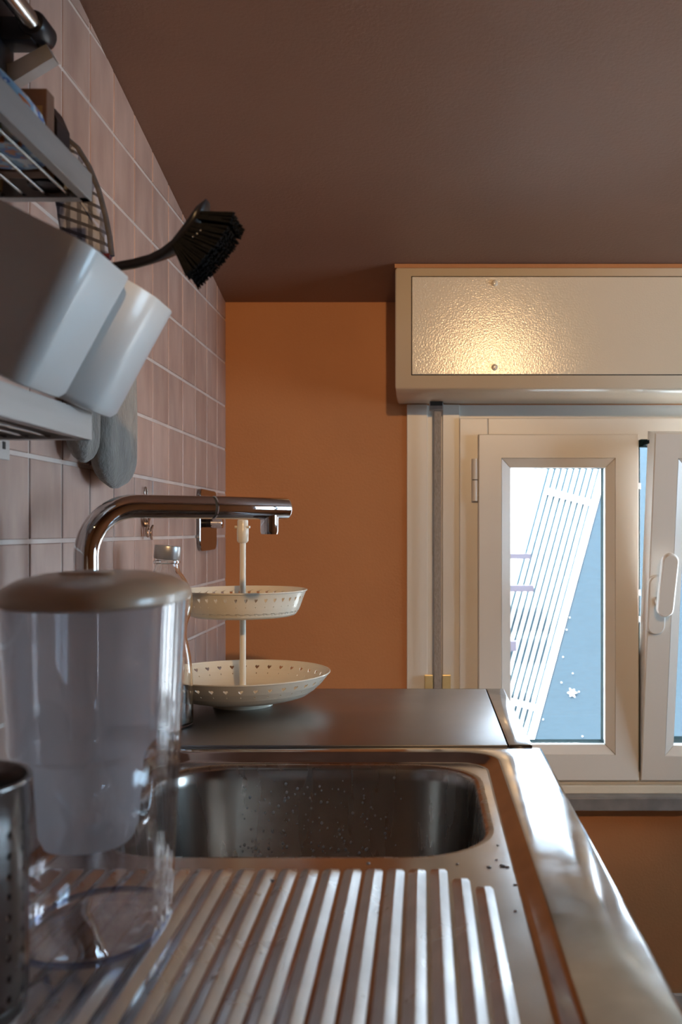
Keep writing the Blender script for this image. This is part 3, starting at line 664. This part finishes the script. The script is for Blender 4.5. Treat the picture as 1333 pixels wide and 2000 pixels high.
ch = thing('leaf_charm', (XW+.004, 1.519, Z(.065)), 'small bronze leaf charm hanging from a hook on the tiles', 'ornament')
MB().tube([(XW+.0035, 1.519+.007*math.sin(2*PI*k/20), Z(.060)+.009*math.cos(2*PI*k/20)) for k in range(21)], .0013, 8).build('ring', 'bronze', ch, 60)
MB().tube([(XW+.0035, 1.519, Z(.052)), (XW+.0045, 1.519, Z(.012))], .0010, 8).build('cord', 'bronze', ch, 60)
for k, (dy, dz, rot) in enumerate(((-.010, .010, .5), (.010, .010, -.5), (0, .006, 0), (-.011, -.006, .25), (.010, -.004, -.3), (.001, -.010, .05))):
    lf = []
    for s_, xx in ((1, .003+.0016*k), (-1, .0055+.0016*k)):
        ring_ = []
        for q in range(14):
            a = 2*PI*q/14; w_ = .0034*math.sin(a)*(1-.35*math.cos(a)); h_ = .0095*math.cos(a)
            ring_.append((XW+xx+.001*math.cos(a*2), 1.519+dy*1.0+w_*math.cos(rot)-h_*math.sin(rot), Z(.004)+dz+w_*math.sin(rot)+h_*math.cos(rot)))
        lf.append(ring_)
    MB().loops(lf, True, True, True).build('leaf', 'bronze', ch, 30)

# ------------------------------------------------------------------ wall rail and the two steel shelves
rl = thing('wall_rail', (XW, .7, Z(.52)), 'steel wall rail rod with dark end bracket above the shelf', 'rail')
MB().tube([(-.402, .30, Z(.520)), (-.402, .985, Z(.520))], .0095, 20).build('rod', 'wire', rl, 50)
MB().tube([(-.402, .968, Z(.520)), (-.402, .972, Z(.520)), (-.402, 1.000, Z(.520)), (-.402, 1.008, Z(.520))], [.0125, .0145, .0145, .010], 20).build('end_cap', 'blackp', rl, 40)
MB().box(XW+.0005, -.402, .970, 1.000, Z(.503), Z(.528), .004).build('bracket_arm', 'blackp', rl, 40)
MB().prism([(-.393, .985, Z(.506)), (-.386, .985, Z(.492)), (-.432, .985, Z(.464)), (XW+.001, .985, Z(.462)), (XW+.001, .985, Z(.484)), (-.43, .985, Z(.486))], (0,0,0), (0,.016,0)).build('tongue', 'brushed', rl)
MB().box(XW+.0005, XW+.016, .965, 1.005, Z(.40), Z(.60), .004).build('wall_bracket', 'blackp', rl, 40)
def shelf(zb, label, tab):
    t = thing('wall_shelf', (XW, .65, zb), label, 'shelf')
    zt_ = zb+.027; x1 = -.326; ye = .930; ys = .28
    MB().box(x1-.0016, x1, ys, ye, zb, zt_, .0005).build('front_lip', 'brushed', t)
    MB().box(x1-.009, x1-.0016, ys, ye, zb, zb+.0016).build('lip_return', 'brushed', t)
    MB().box(XW+.001, x1-.0016, ye-.0016, ye, zb, zt_).box(XW+.001, x1-.0016, ye-.012, ye-.0016, zb, zb+.0016).build('end_plate', 'brushed', t)
    MB().box(XW+.001, x1-.0016, ys, ys+.0016, zb, zt_).build('end_plate', 'brushed', t)
    MB().box(XW+.0005, XW+.003, ys, ye, zb, zt_+.02).build('back_strip', 'brushed', t)
    for k in range(5):
        x = x1-.020-.0215*k
        MB().tube([(x, ys, zb+.004), (x, ye-.002, zb+.004)], .0016, 8).build('floor_rod', 'wire', t, 50)
    for yy in (.42, .68):
        MB().tube([(XW+.001, yy, zb+.0015), (x1-.002, yy, zb+.0015)], .0018, 8).build('cross_rod', 'wire', t, 50)
    if tab:
        pl_ = MB().box(XW+.0004, XW+.003, .96, 1.022, zb-.013, zb+.022, .001).build('fixing_tab', 'brushed', t)
        MB().box(XW+.003, XW+.0034, 1.004, 1.011, zb-.002, zb+.006).build('tab_slot', 'gap', pl_)
        MB().box(XW+.001, XW+.004, .90, .965, zb+.004, zb+.010).build('tab_arm', 'brushed', t)
    return t
shelf(Z(.3225), 'brushed steel rod shelf holding packets, high on the tiles', False)
shelf(Z(.0885), 'brushed steel shelf under the white utensil holder', True)
# packets on the upper shelf
zs = Z(.3225)+.0058
def pouch(name, x0, x1, y0, y1, h, m_, label, cat):
    m = MB(); ls = []
    for k in range(9):
        v = k/8; th = (x1-x0)/2*(1-.96*(max(0, 2.2*v-1.2))**1.3 if v > .55 else 1.)
        th = max(th, .0012); w_ = (y1-y0)/2*(1+.03*math.sin(7*v))
        ls.append([( (x0+x1)/2+th*math.cos(a)*(1 if True else 0), (y0+y1)/2+w_*math.copysign(abs(math.sin(a))**.45, math.sin(a)), zs+h*v) for a in [2*PI*i/20 for i in range(20)]])
    m.loops(ls, True, True, True)
    return tag(m.build(name, m_, None, 60), label, cat)
pouch('snack_packet', -.40, -.342, .69, .79, .082, 'greenpack', 'dark green printed packet on the upper steel shelf', 'packet')
pouch('sweet_packet', -.395, -.338, .80, .862, .070, 'bluepack', 'light blue printed packet with orange pictures on the shelf', 'packet')
bxx = thing('brown_carton', (-.37, .875, zs), 'small brown carton standing next to the blue packet', 'carton')
MB().box(-.40, -.345, .866, .884, zs, zs+.076, .001).build('carton_body', 'card', bxx)
MB().box(-.396, -.349, .8655, .866, zs+.01, zs+.06).build('side_label', 'ochre', bxx)
gr = thing('black_grinder', (-.365, .906, zs), 'black plastic spice grinder with slanted top on the shelf', 'grinder')
MB().lathe([(.016, zs), (.017, zs+.004), (.015, zs+.030), (.016, zs+.036)], -.362, .906, 24, (True, True)).build('grinder_body', 'blackp', gr, 40)
MB().prism([(-.378, .89, zs+.038), (-.345, .89, zs+.038), (-.345, .89, zs+.058), (-.352, .89, zs+.074), (-.378, .89, zs+.062)], (0,0,0), (0,.032,0)).build('grinder_head', 'blackp', gr)
ck = tag(MB().lathe([(.008, zs), (.0085, zs+.01), (.007, zs+.028), (.005, zs+.032)], -.415, .913, 16, (True, True)).build('cork_stopper', 'ochre', None, 40), 'ochre cork standing by the tiles at the shelf end', 'cork')

# ------------------------------------------------------------------ tilted white utensil holder
HB = Vector((-.3175, 0, Z(.1130)))        # lower outer corner
lean = math.radians(26.5)
uh = thing('utensil_holder', (-.36, .83, Z(.12)), 'white plastic utensil holder of two cups leaning off the shelf', 'utensil holder')
HM = Matrix.Translation(HB) @ Matrix.Rotation(lean, 4, 'Y')
def cup(y0, y1, name, hgt, x_in, r):
    wx = .112
    def lp(d, z, rr): return rrect(-wx+d-x_in, 0-d-x_in, y0+d, y1-d, rr, z, 8)
    m = MB().loops([lp(.010, 0, r*.8), lp(.003, .002, r), lp(0, .008, r), lp(-.0015, hgt*.6, r), lp(-.003, hgt-.001, r), lp(-.0025, hgt, r), lp(-.0005, hgt, r), lp(.001, hgt-.002, r), lp(.003, .012, r), lp(.012, .005, r*.8)], True, True, True)
    return m.xf(HM).build(name, 'whitep', uh, 40)
cup(.7425, .846, 'cup', .124, 0, .020)
cup(.8495, .982, 'cup', .124, -.010, .050)
MB().box(XW+.0005, -.398, .83, .87, Z(.182), Z(.212), .003).build('hanger', 'whitep', uh)
# ------------------------------------------------------------------ brush
bs = thing('hand_brush', (-.30, .885, Z(.24)), 'black hand brush with fanned bristles sticking out of the white holder', 'brush')
def PX(px, py, d): return Vector(((px-828)*d/1850, d, Z(0)+(1036-py)*d/1850))
D_ = .90
hpts = [(150, 528), (200, 524), (232, 520), (262, 515), (295, 506), (322, 495), (345, 481), (365, 462), (383, 441), (397, 418), (406, 394)]
wid = [8, 8, 8.5, 9, 9, 9, 10, 12, 13, 10, 2]
ls = []
for i, (px, py) in enumerate(hpts):
    a = hpts[max(i-1, 0)]; b = hpts[min(i+1, len(hpts)-1)]; tx, ty = b[0]-a[0], b[1]-a[1]; l_ = math.hypot(tx, ty); nx, ny = -ty/l_, tx/l_
    w_ = wid[i]; loop = []
    hwid = .006 if i < 5 else min(.020, .006+.004*(i-4)); hwid = hwid if i < 10 else .008
    for k in range(16):
        an = 2*PI*k/16; e_ = math.copysign(abs(math.cos(an))**.7, math.cos(an))
        c_ = PX(px+nx*w_*e_, py+ny*w_*e_, D_); loop.append((c_.x, c_.y+hwid*math.sin(an), c_.z))
    ls.append(loop)
MB().loops(ls, True, True, True).build('handle', 'blackp', bs, 50)
br = MB()
seg = [(345, 490), (357, 480), (372, 464), (387, 445), (400, 424)]
tips = [(376, 553), (409, 522), (437, 489), (457, 460), (469, 432)]
def along(l, u):
    f_ = u*(len(l)-1); i_ = min(int(f_), len(l)-2); q = f_-i_
    return l[i_][0]*(1-q)+l[i_+1][0]*q, l[i_][1]*(1-q)+l[i_+1][1]*q
for row in range(5):
    for k in range(17):
        u = (k+.5)/17
        if 13 == k: continue
        for w in range(10):
            uu = min(1., max(0., u+random.uniform(-.032, .032))); rx, ry = along(seg, u+(uu-u)*.5); txx, tyy = along(tips, uu); le = random.uniform(.965, 1.0)
            yo = (row-2)*.0075
            A = PX(rx, ry, D_) + Vector((0, yo+random.uniform(-.002, .002), 0)); Bq = PX(rx+(txx-rx)*le, ry+(tyy-ry)*le, D_) + Vector((0, yo*1.5+random.uniform(-.004, .004), 0))
            br.tube([A, (A+Bq)/2, Bq], [.0011, .0010, .0008], 4)
o = br.build('bristles', 'bristle', bs); o['kind'] = 'stuff'
for (px, py) in ((377, 463), (385, 457), (392, 450)):
    c_ = PX(px, py, D_-.020); bm = bmesh.new(); bmesh.ops.create_icosphere(bm, subdivisions=2, radius=.0013, matrix=Matrix.Translation(c_)); MB().bm(bm).build('tuft_pin', 'wire', bs, 60)

# ------------------------------------------------------------------ oven glove and terry mitt
og = thing('oven_glove', (-.37, 1.03, Z(.43)), 'grey checked quilted oven glove with dark binding behind the holder', 'oven glove')
def P2(px, py, d=1.03): return PX(px, py, d)
edge = [(122, 268), (150, 292), (172, 328), (190, 372), (203, 420), (212, 465), (216, 500)]
left = [(128, 505), (120, 460), (112, 410), (104, 350), (102, 300), (108, 272)]
def padded(outline, y0, y1, puff, name, mt, parent):
    n = len(outline); cx_ = sum(p.x for p in outline)/n; cz_ = sum(p.z for p in outline)/n; ls = []
    for k, (s_, dy) in enumerate(((1, 0), (.99, -.35), (.93, -.8), (.8, -1.), (.5, -1.12), (.1, -1.15))):
        ls.append([(cx_+(p.x-cx_)*s_, (y0+y1)/2+dy*puff+.0012*math.sin(p.z*320+p.x*250)*(1 if s_ < .95 else 0), cz_+(p.z-cz_)*s_) for p in outline])
    back = [[(x, y0+y1-y, z) for x, y, z in l] for l in ls[::-1]]
    return MB().loops(back[:-1]+ls, True, True, True).build(name, mt, parent, 60)
def dense(pts, n=4):
    out = []
    for i in range(len(pts)-1):
        for k in range(n): out.append(tuple(pts[i][c]+(pts[i+1][c]-pts[i][c])*k/n for c in (0, 1)))
    return out+[pts[-1]]
outl = [P2(*p) for p in dense(edge+left+[edge[0]])[:-1]]
padded(outl, 1.02, 1.04, .010, 'quilted_pad', 'quilt', og)
MB().tube([P2(*p) for p in dense(edge)], .0045, 8).build('binding', 'bind', og, 60)
MB().tube([P2(*p) for p in dense([(216, 500), (190, 494), (160, 500), (128, 505)])], .005, 8).build('hem', 'maroon', og, 60)
MB().tube([P2(*p) for p in [(122, 268), (112, 255), (104, 262), (108, 272)]], .002, 8).build('loop', 'bind', og, 60)
MB().tube([(XW+.0005, 1.03, Z(.428)), (-.398, 1.03, Z(.432)), (-.397, 1.03, Z(.440))], .0025, 8).build('hook', 'wire', og, 60)
# terry mitt flat against the tiles
def mitt_mesh(yc, hw, z0, z1, xc, th, rip):
    ls = []; nz = 22; n = 40
    for k in range(nz+1):
        v = k/nz; z = z0+(z1-z0)*v; w_ = hw*min(1., math.sqrt(max(0.02, 1-(1-min(1, v/.22))**2))); t_ = th*min(1., math.sqrt(max(.03, 1-(1-min(1, v/.25))**2)))
        w_ *= 1-.10*v
        loop = []
        for i in range(n):
            a = 2*PI*i/n; c, s = math.cos(a), math.sin(a)
            r_ = 1+rip*math.sin(7*a+2.2*math.sin(3*v))+.03*math.sin(11*v+3*a)
            loop.append((xc+t_*math.copysign(abs(c)**.8, c)*r_, yc+w_*math.copysign(abs(s)**.8, s)*(1+.02*math.sin(9*v)), z))
        ls.append(loop)
    return MB().loops(ls, True, True, True)
mt_ = thing('terry_mitt', (-.415, 1.29, Z(.26)), 'grey ribbed terry mitt hanging on the tiles below the holder', 'mitt')
mitt_mesh(1.298, .070, Z(.058), Z(.262), -.4245, .0195, .10).build('mitt_body', 'mitt', mt_, 60)
mitt_mesh(1.185, .030, Z(.085), Z(.235), -.4260, .0175, .05).build('thumb', 'mitt', mt_, 60)
MB().tube([(-.43, 1.28, Z(.258)), (-.435, 1.28, Z(.275)), (-.44, 1.28, Z(.285)), (-.435, 1.30, Z(.275)), (-.43, 1.30, Z(.258))], .002, 8).build('hanging_loop', 'mitt', mt_, 60)
MB().tube([(XW+.0005, 1.29, Z(.276)), (-.436, 1.29, Z(.276))], .003, 8).build('hook', 'wire', mt_, 60)

# ------------------------------------------------------------------ outside the window
tag(MB().box(-6, 8, YW+.25, 9, -.6, -.5).build('ground', 'gravel'), 'pale sunlit ground outside the window', 'ground')['kind'] = 'structure'
tag(MB().box(-5, 7, 6.0, 6.2, -.5, 5).build('neighbour_wall', 'white_out'), 'white stucco wall in the sun outside the window', 'wall')['kind'] = 'structure'
struct(tag(MB().box(-1.2, 2.6, YW+.25, YW+.65, Z(.645), Z(.70)).build('eave', 'white_out'), 'roof overhang outside above the window', 'eave'))
KO = 3.6/1850
def OUT(px, py, y=3.6): return Vector(((px-828)*y/1850, y, Z(0)+(1036-py)*y/1850))
top_, bot_ = OUT(1187, 890), OUT(1036, 1450); ax = (top_-bot_).normalized(); nx_ = Vector((ax.z, 0, -ax.x))     # along the edge, to the right of it
sc = thing('shade_screen', (bot_.x, 3.6, bot_.z), 'dark blue mesh shade screen leaning outside the window', 'shade screen')
Ls = (top_-bot_).length
def quad(b0, x0, x1, s0, s1, y0, y1):
    p = [b0+ax*s0+nx_*x0, b0+ax*s0+nx_*x1, b0+ax*s1+nx_*x1, b0+ax*s1+nx_*x0]
    return MB().prism([tuple(q) for q in p], (0, y0, 0), (0, y1, 0))
quad(bot_, .0, .62, -.25, Ls+.25, -.02, -.01).build('mesh_panel', 'mesh_out', sc)
quad(bot_, -.014, .008, -.25, Ls+.25, -.024, -.008).build('white_hem', 'slat', sc)
star = OUT(1118, 1353, 3.578); spp = []
for k in range(12):
    a = 2*PI*k/12; r_ = (.019 if k % 2 == 0 else .0085)*(1+.15*math.sin(k*2.1)); spp.append((star.x+r_*math.cos(a), star.y, star.z+r_*math.sin(a)))
MB().prism(spp, (0, -.002, 0), (0, .003, 0)).build('bright_hole_patch', 'slat', sc)  # white patch standing in for the bright hole in the mesh
sp_ = MB()
for (px, py) in ((1107, 1230), (1100, 1283), (1119, 1315), (1131, 1351), (1113, 1206), (1061, 1405), (1138, 1438), (1097, 1333)):
    c_ = OUT(px, py, 3.578); sp_.prism([(c_.x+.0019*math.cos(2*PI*k/6), c_.y, c_.z+.0019*math.sin(2*PI*k/6)) for k in range(6)], (0, -.002, 0), (0, .003, 0))
sp_.build('white_specks', 'slat', sc)['kind'] = 'stuff'  # small white dots on the mesh
lv_ = thing('slatted_shutter', (bot_.x-.15, 3.6, bot_.z), 'white slatted panel leaning beside the blue screen outside', 'shutter')
quad(bot_, -.215, -.012, -.25, Ls+.25, .020, .026).build('gap_shade_board', 'back_out', lv_)  # sheet coloured as the blue shade between the slats
for k in range(9):
    x1_ = -.022-.0232*k
    quad(bot_, x1_-.0122, x1_, -.25, Ls+.25, .008, .016).build('slat', 'slat', lv_)
for s_ in (Ls-.20, .12):
    quad(bot_, -.19, -.014, s_, s_+.022, .006, .018).build('batten', 'slat', lv_)
po = thing('arm_post', (.19, 3.51, -.5), 'grey post outside with short arms in front of the white slats', 'post')
MB().box(.17, .21, 3.49, 3.53, -.5, Z(.3), .003).build('post', 'bar_out', po)
for (pb, py0, py1) in ((1037, 1081, 1092), (1043, 1143, 1156), (1009, 1252, 1272)):
    A = OUT(pb, py0, 3.5); Bq = OUT(pb, py1, 3.5)
    MB().box(.21, Bq.x, 3.495, 3.525, Bq.z, A.z, .002).build('arm', 'bar_out', po)
